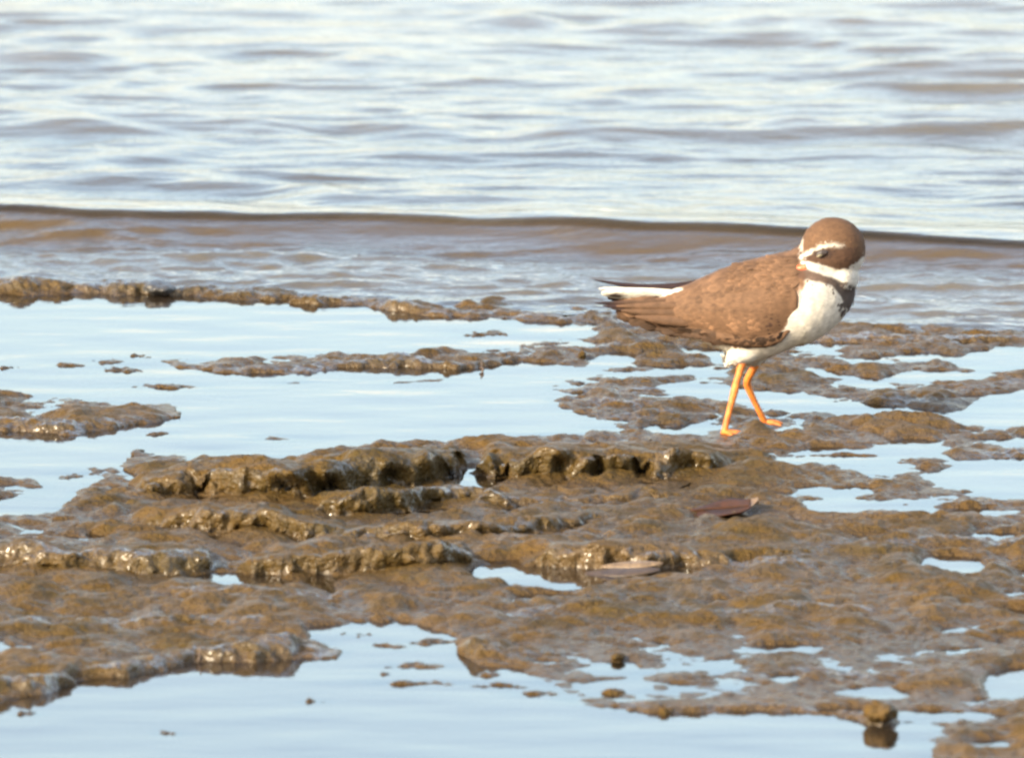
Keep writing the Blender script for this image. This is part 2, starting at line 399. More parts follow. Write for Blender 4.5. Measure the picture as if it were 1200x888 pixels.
STEEP = (0, 1, 2, 3, 4, 5, 7, 8)
def relief(x, y):
    """height of the mud (m) at plan points, plus the part that is ledge"""
    u, v = g2p(x, y)
    near = (np.abs(x) < 1.2) & (y > -1.6) & (y < 1.2)
    w1 = perlin(x * 28, y * 28, seed=1); w2 = perlin(x * 28, y * 28, seed=2)
    w3 = perlin(x * 75, y * 75, seed=3); w4 = perlin(x * 75, y * 75, seed=4)
    w5 = perlin(x * 190, y * 150, seed=5); w6 = perlin(x * 190, y * 150, seed=6)
    uw = u + 14 * w1 + 6 * w3 + 2.2 * w5
    vw = v + 3.0 * w2 + 2.2 * w4 + 1.0 * w6
    m = sample(maskb, u + 6 * w1 + 4 * w3 + 1.5 * w5, v + 2.0 * w2 + 1.6 * w4 + .8 * w6)
    mw = sample(maskw, u + 6 * w1, v + 2 * w2)
    inside = sstep(-290, -120, u) * (1 - sstep(1320, 1490, u)) * sstep(300, 320, v) * (1 - sstep(960, 1010, v))
    gen = sstep(-0.15, 0.15, perlin(x * 3.1, y * 1.3, seed=8) + 0.25 * w1 + 0.12)
    far_sea = sstep(300, 335, v + 12 * w1)
    m = m * inside + gen * (1 - inside); mw = mw * inside + gen * (1 - inside)
    # open lumpy surface: rounded mounds with creases between them
    xq = x + 0.010 * w1 + 0.003 * w3; yq = y + 0.014 * w2 + 0.004 * w4
    b1 = np.abs(perlin(xq * 11, yq * 7, seed=9)); b2 = np.abs(perlin(xq * 25, yq * 20, seed=10)); b3 = np.abs(perlin(xq * 60, yq * 52, seed=11))
    lump = 8.0 * b1 + 7.2 * b2 + 3.0 * b3 + 0.7 * w3 + 0.5 * w5 - 3.7 + 1.4 * sstep(560, 680, v) * (1 - sstep(840, 900, v)) * 0.7
    flat = 0.5 * sstep(880, 960, u) * (sstep(392, 410, v) * (1 - sstep(452, 468, v)) + sstep(496, 512, v) * (1 - sstep(600, 625, v))) + sstep(560, 660, u) * (1 - sstep(1120, 1250, u)) * sstep(738, 765, v) * (1 - sstep(838, 850, v))
    flat = flat + 0.3 * sstep(640, 690, u) * (1 - sstep(900, 960, u)) * sstep(388, 400, v) * (1 - sstep(440, 455, v))
    lump = lump * (1 - 0.35 * flat) - 1.7 * flat
    base = -6.5 + 8.6 * m + lump * (0.18 + 0.82 * mw) * np.clip(m * 1.3, 0, 1) + (1 - m) * 0.9 * w1
    led = np.zeros_like(x); face = np.zeros_like(x)
    for li, (pts, L) in enumerate(LEDGES):
        P = np.array(pts, float)
        vf = np.interp(uw, P[:, 0], P[:, 1]); H = np.interp(uw, P[:, 0], P[:, 2], left=0, right=0) * PXM / MM
        H = H * (0.88 + 0.15 * w1 + 0.3 * b2)
        gmm = (vf - vw) * PXM / MM / math.sin(A0)
        Lm = L * PXM / MM / math.sin(A0)
        wf = (8 + 0.9 * H) if li in STEEP else (14 + 2.0 * H)
        rise = np.clip(gmm / wf, 0, 1); rise = np.sin(rise * math.pi / 2) ** 0.85
        back = 1 - sstep(0.08 * Lm, 1.2 * Lm, gmm)
        hh = H * rise * back
        led = np.maximum(led, hh)
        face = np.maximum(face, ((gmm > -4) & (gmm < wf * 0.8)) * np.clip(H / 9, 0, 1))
    led = led * np.maximum(inside, 0.0)
    h = np.maximum(base, np.where(led > 0.2, led - 1.5 + 0.5 * (lump + 1.0), -50))
    # seaward slope under the waves
    sea = 1 - sstep(316, 340, v + 5 * w1 + 2 * w3 - 0.055 * (u - 100) * (u > 100) * (u < 1500))
    h = h * (1 - sea) + sea * (-4 - 13 * np.clip((330 - v) / 120, 0, 6) + 1.5 * w1)
    # small bars standing out of the pools, small dips holding puddles
    uw2 = u + 10 * w1 + 7 * w3 + 3 * w5; vw2 = v + 2.2 * w2 + 1.6 * w4 + 0.9 * w6
    for cu, cv, ru, rv in BARS:
        e = ((uw2 + 9 * w3 + 7 * w5 - cu) / (ru * 1.5)) ** 2 + ((vw2 + 1.2 * w6 - cv) / (rv * 1.1 + 0.3)) ** 2
        h = np.where(e < 5, np.maximum(h, -3.2 - 0.9 * np.minimum(e, 5) + 4.6 * np.exp(-e * 0.7) + 0.9 * w3 + 0.7 * w5), h)
    for cu, cv, ru, rv in DIPS:
        e = ((uw2 - cu) / (ru * 1.2)) ** 2 + ((vw2 - cv) / (rv * 1.25 + 0.5)) ** 2
        g = np.exp(-e ** 2 * 0.6)
        h = h * (1 - g) + g * np.minimum(h, -1.8 + 1.2 * w3 + 0.8 * w5)
    # hollows under the big ledge
    h0 = h
    for cu, cv, ru, rv, d in ((536, 566, 12, 7, 16), (586, 555, 9, 4, 10), (236, 578, 7, 4, 8), (700, 562, 8, 3, 8), (752, 560, 6, 4, 10)):
        h = h - d * np.exp(-(((u - cu) / ru) ** 2 + ((v - cv) / rv) ** 2) ** 1.5)
    h = np.where(h0 > 1.2, np.maximum(h, 1.2), h)
    for cu, cv in ((849, 508), (899, 495)):
        fx, fy, _ = p2g(cu, cv)
        k = np.exp(-(((x - fx) / 0.016) ** 2 + ((y - fy) / 0.03) ** 2) ** 1.5)
        h = h * (1 - k) + 0.4 * k
    face = face * (1 - sea)
    return h * MM, np.clip(led, 0, None) * MM * (1 - sea), face, m

def axis(lo, hi, step, far, n):
    mid = np.arange(lo, hi + step / 2, step)
    k = np.linspace(0, 1, n + 1)[1:]
    g = (np.exp(k * math.log((far) / step)) - 1) * step
    return np.concatenate([lo - g[::-1], mid, hi + g])

xs = axis(-0.375, 0.375, 0.0009, 400, 34)
ys_core = np.arange(-1.34, 0.98, 0.0024)
kk = np.linspace(0, 1, 35)[1:]
ys = np.concatenate([ys_core[0] - ((np.exp(kk * math.log(400 / 0.002)) - 1) * 0.002)[::-1], ys_core, 0.98 + (np.exp(np.linspace(0, 1, 20)[1:] * math.log(60 / 0.004)) - 1) * 0.004])
X, Y = np.meshgrid(xs.astype(np.float32), ys.astype(np.float32))
h, led, face, mm_ = relief(X, Y)
far = sstep(0.6, 3, np.maximum(np.abs(X), np.abs(Y)))
# lean the banks forward so that their fronts stand upright
Yd = Y - (1.05 * led * (1 + 0.10 * perlin(X * 30, Y * 12, seed=21))) * (1 - far)
# caves under the overhanging lip of the biggest bank
cu_, cv_ = g2p(X, Y)
tl = led / 0.017
for c0_, rw_, am_ in ((338, 15, 0.034), (384, 9, 0.020), (236, 7, 0.014), (588, 10, 0.018), (532, 9, 0.02), (700, 9, 0.016), (752, 9, 0.018), (655, 7, 0.012), (455, 8, 0.012)):
    g_ = np.exp(-((cu_ - c0_) / rw_) ** 2) * np.exp(-((cv_ - 562) / 26) ** 4)
    Yd = Yd + am_ * g_ * (sstep(0.02, 0.30, tl) * (1 - sstep(0.45, 0.85, tl))) - 0.35 * am_ * g_ * sstep(0.6, 1.0, tl)
P = np.stack([X, Yd, h], -1)
# knobbly wet fronts: displace along the normal
gx = np.gradient(P, axis=1); gy = np.gradient(P, axis=0)
N = np.cross(gx, gy); N /= np.maximum(np.linalg.norm(N, axis=-1, keepdims=True), 1e-12)
sub = (np.abs(X) < 0.4) & (Y > -1.4) & (Y < 1.0)
q = P[sub]
kn = 1.0 * perlin(q[:, 0] * 95, q[:, 1] * 95, q[:, 2] * 95, seed=31) + 1.0 * perlin(q[:, 0] * 200, q[:, 1] * 200, q[:, 2] * 200, seed=32) + 0.6 * perlin(q[:, 0] * 420, q[:, 1] * 420, q[:, 2] * 420, seed=33)
amp = (0.40 + 0.45 * face[sub]) * np.clip(mm_[sub] + face[sub], 0, 1)
P[sub] = q + N[sub] * (kn * amp * MM)[:, None]
wet = (1 - sstep(0.0005, 0.0045, P[..., 2])) * 0.9
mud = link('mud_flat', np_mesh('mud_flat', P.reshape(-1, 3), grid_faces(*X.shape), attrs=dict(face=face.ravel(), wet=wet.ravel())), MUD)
tag(mud, 'wet brown lumpy mud flat with low ledges and shallow pools', kind='structure')

# ------------------------------------------------------------------ water
def crest(u, v, pts, H, fr, bk):
    Pq = np.array(pts, float)
    vc = np.interp(u, Pq[:, 0], Pq[:, 1])
    fade = sstep(Pq[0, 0] - 40, Pq[0, 0] + 60, u) * (1 - sstep(Pq[-1, 0] - 60, Pq[-1, 0] + 40, u)) if Pq[0, 0] > -200 or Pq[-1, 0] < 1400 else 1.0
    d = (vc - v) * 4.2                       # mm behind the crest
    return H * fade * np.where(d > 0, np.exp(-(d / bk) ** 2), np.exp(-np.abs(d / fr) ** 1.6))

def sea_height(x, y):
    u, v = g2p(x, y)
    w1 = perlin(x * 9, y * 9, seed=41); w2 = perlin(x * 22, y * 22, seed=42)
    vw = v + 7 * w1 + 2 * w2; uw = u + 30 * w1
    seaw = 1 - sstep(268, 300, v - 0.03 * (u - 600))           # beyond the breaking ripple
    z = np.zeros_like(x)
    # wind ripples and small swell
    z += 4.2 * perlin(x * 2.4, y * 6 + 1.2 * w1, seed=43) * seaw
    z += 2.5 * perlin(x * 4.4, y * 12, seed=44) * seaw
    z += 1.15 * perlin(x * 8, y * 29, seed=45) * seaw
    z += 0.6 * perlin(x * 18, y * 58, seed=53) * seaw
    for pts, H, fr, bk in (
        ([(-60, 132), (200, 136), (380, 146)], 7.5, 60, 40),
        ([(380, 140), (560, 146)], 4, 30, 30),
        ([(620, 152), (800, 150), (1000, 147), (1400, 152)], 7.0, 55, 40),
        ([(70, 205), (250, 208), (420, 222)], 5, 36, 40),
        ([(330, 228), (520, 232), (760, 240)], 5, 34, 40),
        ([(-300, 55), (0, 57), (140, 60)], 6, 40, 40),
        ([(540, 12), (660, 18)], 6, 45, 40),
        ([(690, 100), (860, 98)], 4, 32, 30), ([(1000, 70), (1300, 72)], 5, 36, 30), ([(960, 92), (1400, 98)], 5, 36, 30),
        ([(700, 20), (850, 22)], 4, 30, 30), ([(860, 15), (1160, 22)], 5, 34, 30), ([(340, 60), (480, 62)], 4, 30, 26),
        ([(800, 245), (1000, 248)], 3, 26, 30)):
        z += 1.1 * crest(uw, vw - 10, pts, H, fr, bk)
    # the ripple about to break on the mud
    c0 = [(-300, 232), (0, 238), (100, 243), (200, 244), (400, 247), (600, 253), (800, 261), (1000, 269), (1200, 276), (1500, 284)]
    vc = 33 + np.interp(u, [p[0] for p in c0], [p[1] for p in c0]) + 5.0 * perlin(x * 6, 0 * y + 3.3, seed=46) + 1.3 * perlin(x * 22, 0 * y, seed=47)
    d = (vc - v) * 4.2
    lip = np.where(d > 0, np.exp(-(d / 130) ** 2), np.where(d > -10, 1 + d / 10 * 0.26, 0.74 * np.exp(-(np.maximum(-d - 10, 0) / 45) ** 1.35)))
    z += 18.5 * lip * (1 + 0.12 * np.clip((200 - u) / 300, -0.3, 1) + 0.12 * w1 + 0.20 * perlin(x * 4.3, 0 * y + 1.7, seed=52) + 0.10 * perlin(x * 15, y * 6, seed=54))
    # shallow choppy film in front of it
    film = sstep(290, 308, v - 0.035 * (u - 600)) * (1 - sstep(325, 372, v - 0.05 * (u - 300)))
    z += 1.35 * film * (2.4 * perlin(x * 5, y * 16, seed=48) + 2.4 * perlin(x * 10, y * 36, seed=49) + 1.3 * perlin(x * 42, y * 62, seed=50) + 1.0)
    z += 0.5 * film * perlin(x * 8, y * 16, seed=51)
    return z * MM, film, seaw, d

def shore_v(u):
    return np.interp(u, [-300, 0, 180, 400, 500, 600, 700, 800, 980, 1200, 1500], [335, 335, 338, 350, 360, 366, 372, 380, 394, 393, 392])

# sea
xs = axis(-0.40, 0.40, 0.002, 1500, 34)
yc = np.concatenate([np.arange(0.42, 3.3, 0.0042), 3.3 + (np.exp(np.linspace(0, 1, 46)[1:] * math.log(3000 / 0.004)) - 1) * 0.004])
X, Y = np.meshgrid(xs.astype(np.float64), yc)
Z, film, seaw, dcr = sea_height(X, Y)
fade = 1 - sstep(3.6, 8, np.maximum(np.abs(X), Y))
Z = Z * fade
hb, _, _, _ = relief(X, Y)
u, v = g2p(X, Y)
depth = np.clip(Z - hb, 0, 1)
turb = np.clip(1 - np.exp(-depth / 0.05), 0, 1) * 0.96
facez = sstep(-115, -70, dcr) * (1 - sstep(-8, 2, dcr))
turb = np.maximum(turb, np.maximum(0.4 * film, 0.75 * facez))
lipk = np.clip(0.55 + 0.9 * np.abs((u - 560) / 640) + 0.5 * perlin(X * 5, 0 * Y + 2.2, seed=55), 0.1, 1.1)
turb = turb * (1 - 0.72 * lipk * np.exp(-((dcr + 4) / 9) ** 2))
sand = np.clip(facez + 0.12 * film, 0, 1)
Yc = Y - np.where((dcr > -60) & (dcr < 80), 0.55, 0.0) * np.clip(Z - 0.008, 0, 1) * fade
keep_v = v < shore_v(u)
keep = keep_v[:-1, :-1] | keep_v[1:, 1:]
sea = link('sea', np_mesh('sea', np.stack([X, Yc, Z], -1).reshape(-1, 3), grid_faces(*X.shape, keep=keep),
           attrs=dict(sand=sand.ravel(), turbid=turb.ravel(), chop=(0.12 + 0.45 * film + 0.15 * seaw).ravel())), SEA)
tag(sea, 'rippled turbid sea with a low brown wavelet running onto the mud', kind='structure')

# pools
xs = axis(-0.40, 0.40, 0.008, 400, 24)
yp = np.concatenate([-1.4 - ((np.exp(np.linspace(0, 1, 25)[1:] * math.log(400 / 0.01)) - 1) * 0.01)[::-1], np.arange(-1.4, 1.0, 0.006)])
X, Y = np.meshgrid(xs, yp)
u, v = g2p(X, Y)
hb, _, _, _ = relief(X, Y)
Z = 0.00025 * perlin(X * 14, Y * 22, seed=61) * (np.abs(X) < 1)
keep_v = v >= shore_v(u) - 1.0
keep = keep_v[:-1, :-1] & keep_v[1:, 1:]
turb = np.clip(1 - np.exp(-np.clip(-hb, 0, 1) / 0.03), 0, 1) * 0.85
pool = link('pool_water', np_mesh('pool_water', np.stack([X, Y, Z], -1).reshape(-1, 3), grid_faces(*X.shape, keep=keep), attrs=dict(turbid=turb.ravel(), chop=0 * turb.ravel())), POOL)
tag(pool, 'still pale blue water lying in shallow pools on the mud', kind='structure')

# ------------------------------------------------------------------ the plover
FOOT = np.array([p2g(873, 503)[0], 0.003, 0.0])
SA, CA = math.sin(A0), math.cos(A0)
def bp(u, v, y):
    """photo pixel on the bird at depth y (m) -> world"""
    return np.array([(u - 600) * PXM * (8 + y) / 8, y, ((505 - v) * PXM - y * SA) / CA])
YB = 0.004                                     # depth of the bird's midplane
def bz(v): return ((505 - v) * PXM - YB * SA) / CA
def bx(u): return (u - 600) * PXM
def bu(x): return x / PXM + 600
def bv(z, y=YB): return 505 - (z * CA + (YB - np.abs(y - YB)) * SA) / PXM

def plumage_material(name, rough=0.8, sheen=0.0):
    t = NT(name)
    co = t.coords('Object')
    c = t.attr('col', True)
    n1 = t.mapr(t.noise(co, 260, 3, 0.6), 0.3, 0.7, 0.78, 1.18)
    st = t.noise(t.coords('Object', (0.25, 1, 1)), 900, 2, 0.5)
    n2 = t.mapr(st, 0.3, 0.7, 0.86, 1.12)
    k = t.math('MULTIPLY', n1, n2)
    m = t.n('ShaderNodeVectorMath', operation='SCALE'); t.l(c, m.inputs[0]); t.l(k, m.inputs['Scale'])
    p = t.principled(Base_Color=m.outputs[0], Roughness=rough, Sheen_Weight=sheen, Sheen_Roughness=0.5, Specular_IOR_Level=0.25,
                     Normal=t.bump(st, 0.0004, 0.6))
    t.l(p.outputs[0], t.out.inputs[0])
    return t.m
FEATHER = plumage_material('plumage')

def horn_material(name, col, col2, rough):
    t = NT(name)
    co = t.coords('Object')
    c = t.mix(t.mapr(t.noise(co, 300, 3, 0.6), 0.35, 0.7), col, col2)
    sc_ = t.n('ShaderNodeTexVoronoi'); sc_.inputs['Scale'].default_value = 900; t.l(co, sc_.inputs['Vector'])
    p = t.principled(Base_Color=c, Roughness=rough, Subsurface_Weight=0.0, Normal=t.bump(sc_.outputs['Distance'], 0.0003, 0.5))
    t.l(p.outputs[0], t.out.inputs[0])
    return t.m
LEG = horn_material('orange_leg_skin', rgb(0.52, 0.165, 0.020), rgb(0.32, 0.075, 0.010), 0.6)
BILL = horn_material('orange_bill_horn', rgb(0.75, 0.10, 0.03), rgb(0.65, 0.07, 0.02), 0.35)
BLACK = horn_material('black_horn', rgb(0.02, 0.014, 0.012), rgb(0.03, 0.02, 0.016), 0.35)
LID = horn_material('grey_eyelid_skin', rgb(0.15, 0.13, 0.085), rgb(0.11, 0.095, 0.06), 0.5)

plover = bpy.data.objects.new('plover', None)
sc.collection.objects.link(plover)
plover.location = FOOT
tag(plover, 'small brown and white plover on orange legs with its bill tucked into its back', 'bird')

def part(name, V, F, mat, parent=plover, **kw):
    return link(name, np_mesh(name, np.asarray(V) - FOOT, F, **kw), mat, parent)

C_BROWN = np.array([0.102, 0.056, 0.031]); C_DARK = np.array([0.026, 0.014, 0.011]); C_CROWN = np.array([0.085, 0.045, 0.023])
C_WHITE = np.array([0.47, 0.44, 0.385]); C_MASK = np.array([0.050, 0.026, 0.016])

def ip(u, pts): return np.interp(u, [p[0] for p in pts], [p[1] for p in pts])
def soft(d, w=1.6): return sstep(-w, w, d)
def plumage_colour(p):
    """true feather colours by place on the bird"""
    j = 1.6 * perlin(p[:, 0] * 420, p[:, 1] * 420, p[:, 2] * 420, seed=71)
    u = bu(p[:, 0]) + j; v = bv(p[:, 2], p[:, 1]) + 0.8 * j
    n = len(p)
    def lay(c, col, k): return c * (1 - k[:, None]) + np.asarray(col) * k[:, None]
    c = np.tile(C_WHITE, (n, 1)).astype(float)
    mott = 1 + 0.5 * perlin(p[:, 0] * 110, p[:, 1] * 160, p[:, 2] * 240, seed=72)
    # mantle, scapulars and flight feathers
    vw = ip(u, [(700, 375), (760, 376), (800, 393), (840, 404), (870, 408), (900, 404), (918, 388), (930, 352), (944, 335)])
    k = soft(vw - v, 3) * soft(943 - u, 4)
    c = lay(c, C_BROWN, k) ; c = np.where(k[:, None] > .3, c * mott[:, None], c)
    k = soft(799 - u, 3) * soft(354 - v, 2) * soft(v - 337, 1)
    c = lay(c, C_WHITE, k)                                        # sides of the rump
    # dark bend of the wing
    k = soft(1 - ((u - 912) / 10) ** 2 - ((v - 378) / 12) ** 2, 0.5) * 0.6 * soft(915 - u, 3)
    c = lay(c, C_DARK * 1.4, k)
    k = soft(1 - ((u - 930) / 9) ** 2 - ((v - 347) / 14) ** 2, 0.6) * 0.7
    c = lay(c, [0.26, 0.19, 0.15], k)
    # breast band
    vt = ip(u, [(930, 312), (945, 316), (960, 321), (975, 326), (990, 332), (1006, 337)])
    vb = ip(u, [(925, 325), (945, 329), (962, 332), (974, 336), (984, 348), (992, 363), (1006, 372)])
    k = soft(vb - v, 2) * soft(v - vt, 2) * soft(u - 924, 4)
    bc = np.array([0.062, 0.032, 0.020])[None] * (1 - soft(u - 972, 12))[:, None] + C_DARK[None] * soft(u - 972, 12)[:, None]
    c = c * (1 - 0.93 * k[:, None]) + bc * 0.93 * k[:, None]
    # head
    hd = ((u - 976) / 46) ** 2 + ((v - 291) / 46) ** 2
    above = soft(vt - v, 1.5) * (hd < 1.0) * soft(u - 938, 1.5)
    c = lay(c, C_WHITE, above)                                    # throat and collar
    vth = ip(u, [(930, 307), (942, 307), (955, 309), (965, 312), (978, 316), (992, 316), (1001, 309), (1016, 299)])
    km = soft(vth - v, 1.4) * (hd < 1.05) * soft(u - 935, 1.5)
    c = lay(c, C_CROWN * 1.0, km)                                 # cap
    vs_ = ip(u, [(934, 303), (945, 298), (958, 291.5), (970, 288.5), (985, 288.5), (994, 291)])
    kk_ = km * soft(v - vs_, 1) * soft(1001 - u, 6)
    c = lay(c, C_MASK, kk_ * 0.8)                                 # mask through the eye
    ks = 0.85 * soft(2.2 - np.abs(v - vs_), 2.4) * soft(u - 936, 2) * soft(984 - u, 9) * (hd < 1.1)
    c = lay(c, C_WHITE * 0.95, ks)                                # brow stripe
    kf = soft(940.0 - u, 0.9) * soft(u - 936.2, 0.5) * soft(v - 279, 3) * soft(305 - v, 2) * (hd < 1.2)
    c = lay(c, C_WHITE, kf * 0.6)                                 # forehead edge
    ke = soft(1 - ((u - 963) / 12) ** 2 - ((v - 298) / 5.5) ** 2, 0.4) * (hd < 1)
    c = lay(c, C_DARK * 0.8, ke * 0.8)
    return np.clip(c, 0.005, 0.9)

# --- body, neck and head as one skin
ST = [(776, 344, 380, 4.5), (790, 338, 389, 9), (806, 333, 396, 13), (825, 324, 402, 17), (850, 313, 412, 20.5), (868, 307, 423, 22.5), (888, 302, 424, 24), (908, 297, 417, 25), (928, 293, 408, 25.5),
      (948, 289, 403, 25.5), (964, 292, 394, 23), (978, 300, 383, 19), (990, 310, 370, 13.5), (998, 320, 357, 8), (1002, 330, 347, 3.5)]
S = np.array(ST, float)
def st_at(u): return [np.interp(u, S[:, 0], S[:, k]) for k in (1, 2, 3)]
uu_ = np.linspace(776, 1002, 60)
NR = 40
ring = []
for q_ in uu_:
    t_, b_, w_ = st_at(q_)
    a = np.linspace(0, 2 * math.pi, NR, endpoint=False)
    e = 0.92
    cs, sn = np.sign(np.cos(a)) * np.abs(np.cos(a)) ** e, np.sign(np.sin(a)) * np.abs(np.sin(a)) ** e
    mid, hf = (t_ + b_) / 2, (b_ - t_) / 2
    ring.append(np.stack([np.full(NR, bx(q_)), YB + cs * w_ * MM, bz(mid) + sn * hf * PXM], -1))
V = np.concatenate(ring)
F = []
n_ = len(uu_)
for i in range(n_ - 1):
    for j in range(NR):
        F.append((i * NR + j, i * NR + (j + 1) % NR, (i + 1) * NR + (j + 1) % NR, (i + 1) * NR + j))
bm = bmesh.new()
vv = [bm.verts.new(p) for p in V]
for f in F: bm.faces.new([vv[k] for k in f])
bm.faces.new([vv[k] for k in range(NR)][::-1]); bm.faces.new([vv[(n_ - 1) * NR + k] for k in range(NR)])
def ellipsoid(c, r, rot=0.0):
    g = bmesh.ops.create_icosphere(bm, subdivisions=4, radius=1)
    for q_ in g['verts']:
        x_, z_ = q_.co.x * r[0], q_.co.z * r[2]
        q_.co = Vector((c[0] + x_ * math.cos(rot) - z_ * math.sin(rot), c[1] + q_.co.y * r[1], c[2] + x_ * math.sin(rot) + z_ * math.cos(rot)))
YH = YB - 0.003
ellipsoid((bx(975.5), YH, bz(292)), (0.0192, 0.0172, 0.0190))               # skull
ellipsoid((bx(956), YH - 0.002, bz(304)), (0.0105, 0.011, 0.0085))           # face towards the bill
ellipsoid((bx(985), YB - 0.001, bz(322)), (0.0105, 0.016, 0.014))            # throat
ellipsoid((bx(950), YB, bz(312)), (0.017, 0.021, 0.013))                     # ruffled neck
ellipsoid((bx(873), YB - 0.009, bz(411)), (0.012, 0.008, 0.0068), 0.4)       # thigh fluff
ellipsoid((bx(884), YB + 0.010, bz(416)), (0.010, 0.008, 0.007), 0.2)
me = bpy.data.meshes.new('tmp'); bm.to_mesh(me); bm.free()
tmp = bpy.data.objects.new('tmp', me); sc.collection.objects.link(tmp)
md = tmp.modifiers.new('r', 'REMESH'); md.mode = 'VOXEL'; md.voxel_size = 0.0009
ms = tmp.modifiers.new('s', 'SMOOTH'); ms.factor = 0.6; ms.iterations = 7
dg = bpy.context.evaluated_depsgraph_get()
ev = tmp.evaluated_get(dg).to_mesh()
BV = np.empty(len(ev.vertices) * 3, np.float32); ev.vertices.foreach_get('co', BV); BV = BV.reshape(-1, 3)
BN = np.empty(len(ev.vertices) * 3, np.float32); ev.vertices.foreach_get('normal', BN); BN = BN.reshape(-1, 3)
BF = np.array([tuple(p.vertices) for p in ev.polygons if len(p.vertices) == 4], np.int32)
bpy.data.objects.remove(tmp)
body = part('body', BV, BF, FEATHER, cols=dict(col=plumage_colour(BV)))

# --- folded wings: shells lying over the flanks
WT = np.array([(742, 355, 371), (760, 352, 380), (780, 347, 388), (800, 340, 394), (820, 334, 396), (850, 326, 402), (880, 320, 407), (900, 320, 406), (915, 322, 400), (927, 332, 385), (934, 347, 366)], float)
def wing_shell(side):
    nu, nv = 60, 30
    U = np.linspace(742, 934, nu); outer, inner = [], []
    for q_ in U:
        t_, b_ = np.interp(q_, WT[:, 0], WT[:, 1]), np.interp(q_, WT[:, 0], WT[:, 2])
        bt, bb, bw = st_at(max(q_, 776))
        sfrac = np.linspace(0, 1, nv)
        vq = t_ + (b_ - t_) * sfrac
        mid, hf = (bt + bb) / 2, (bb - bt) / 2
        yy = bw * np.sqrt(np.clip(1 - ((vq - mid) / hf) ** 2, 0.03, 1))
        yy = np.maximum(yy, bw * 0.86 * sstep(0.45, 0.9, sfrac))
        edge = np.sqrt(np.clip(1 - (2 * sfrac - 1) ** 6, 0, 1)) * np.sqrt(np.clip(1 - ((q_ - 838) / 97) ** 6, 0, 1))
        yo = yy + 0.2 + 2.2 * edge * sstep(0.0, 0.5, sfrac) * sstep(934, 890, q_) + 0.5 * edge; yi = yy - 1.0
        x_ = np.full(nv, bx(q_)); z_ = np.array([bz(k) for k in vq]) + 0.85 * yy * MM * SA / CA
        outer.append(np.stack([x_, YB + side * yo * MM, z_], -1)); inner.append(np.stack([x_, YB + side * yi * MM, z_], -1))
    O = np.array(outer).reshape(-1, 3); I = np.array(inner).reshape(-1, 3)
    f = grid_faces(nu, nv); f2 = f[:, ::-1] + len(O)
    rim = []
    idx = np.arange(nu * nv).reshape(nu, nv); k = nu * nv
    loop = list(idx[0, :]) + list(idx[1:, -1]) + list(idx[-1, -2::-1]) + list(idx[-2:0:-1, 0])
    for a, b in zip(loop, loop[1:] + loop[:1]): rim.append((b, a, a + k, b + k))
    Fw = np.concatenate([f, f2, np.array(rim)])
    if side > 0: Fw = Fw[:, ::-1]
    return np.concatenate([O, I]), Fw, O
def normals_of(G, nu, nv, side):
    g = G.reshape(nu, nv, 3); gx = np.gradient(g, axis=0); gy = np.gradient(g, axis=1)
    n = np.cross(gx, gy); n /= np.maximum(np.linalg.norm(n, axis=-1, keepdims=True), 1e-12)
    n = n.reshape(-1, 3)
    if (n[:, 1].mean() * side) < 0: n = -n
    return n

# --- contour feathers
def feather_mesh(Pq, Nq, Dq, L, Wd, Cq, lift, fringe):
    """many small curved feathers; arrays over feathers"""
    n = len(Pq)
    D = Dq - Nq * np.sum(Dq * Nq, 1)[:, None]; D /= np.maximum(np.linalg.norm(D, axis=1), 1e-9)[:, None]
    B = np.cross(Nq, D)
    ts = np.array([0.0, 0.3, 0.6, 0.85, 1.0]); wd = np.array([0.55, 0.95, 1.0, 0.72, 0.22])
    ss = np.array([-1, 0, 1.0])
    Vs, Cs = [], []
    for t, wk in zip(ts, wd):
        for s_ in ss:
            off = D * (t * L)[:, None] + B * (s_ * wk * Wd * 0.5)[:, None] + Nq * ((-0.10 + lift * t - 0.10 * t * t) * L - 0.10 * abs(s_) * Wd)[:, None]
            Vs.append(Pq + off)
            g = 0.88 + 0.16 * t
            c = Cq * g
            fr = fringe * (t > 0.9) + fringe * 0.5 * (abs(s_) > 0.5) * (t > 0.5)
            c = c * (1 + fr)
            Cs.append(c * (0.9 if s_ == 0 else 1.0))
    Vs = np.stack(Vs, 1).reshape(-1, 3); Cs = np.stack(Cs, 1).reshape(-1, 3)
    base = grid_faces(5, 3)
    Fs = (base[None] + (np.arange(n) * 15)[:, None, None]).reshape(-1, 4)
    return Vs, Fs, np.clip(Cs, 0, 0.9)

def flow(p):
    u = bu(p[:, 0]); v = bv(p[:, 2], p[:, 1])
    d = np.tile(np.array([-1.0, 0, -0.18]), (len(p), 1))
    hd = (((u - 976) / 44) ** 2 + ((v - 292) / 42) ** 2) < 1
    dh = np.stack([u - 934, 0 * u, -(v - 311)], -1); dh /= np.linalg.norm(dh, axis=1)[:, None] + 1e-6
    d = np.where(hd[:, None], dh, d)
    br = (u > 930) & ~hd
    d = np.where(br[:, None], np.array([-0.55, 0, -0.9]), d)
    bel = (v > 398) & (u < 930)
    d = np.where(bel[:, None], np.array([-0.9, 0, -0.35]), d)
    return d + rng.normal(0, 0.16, d.shape)

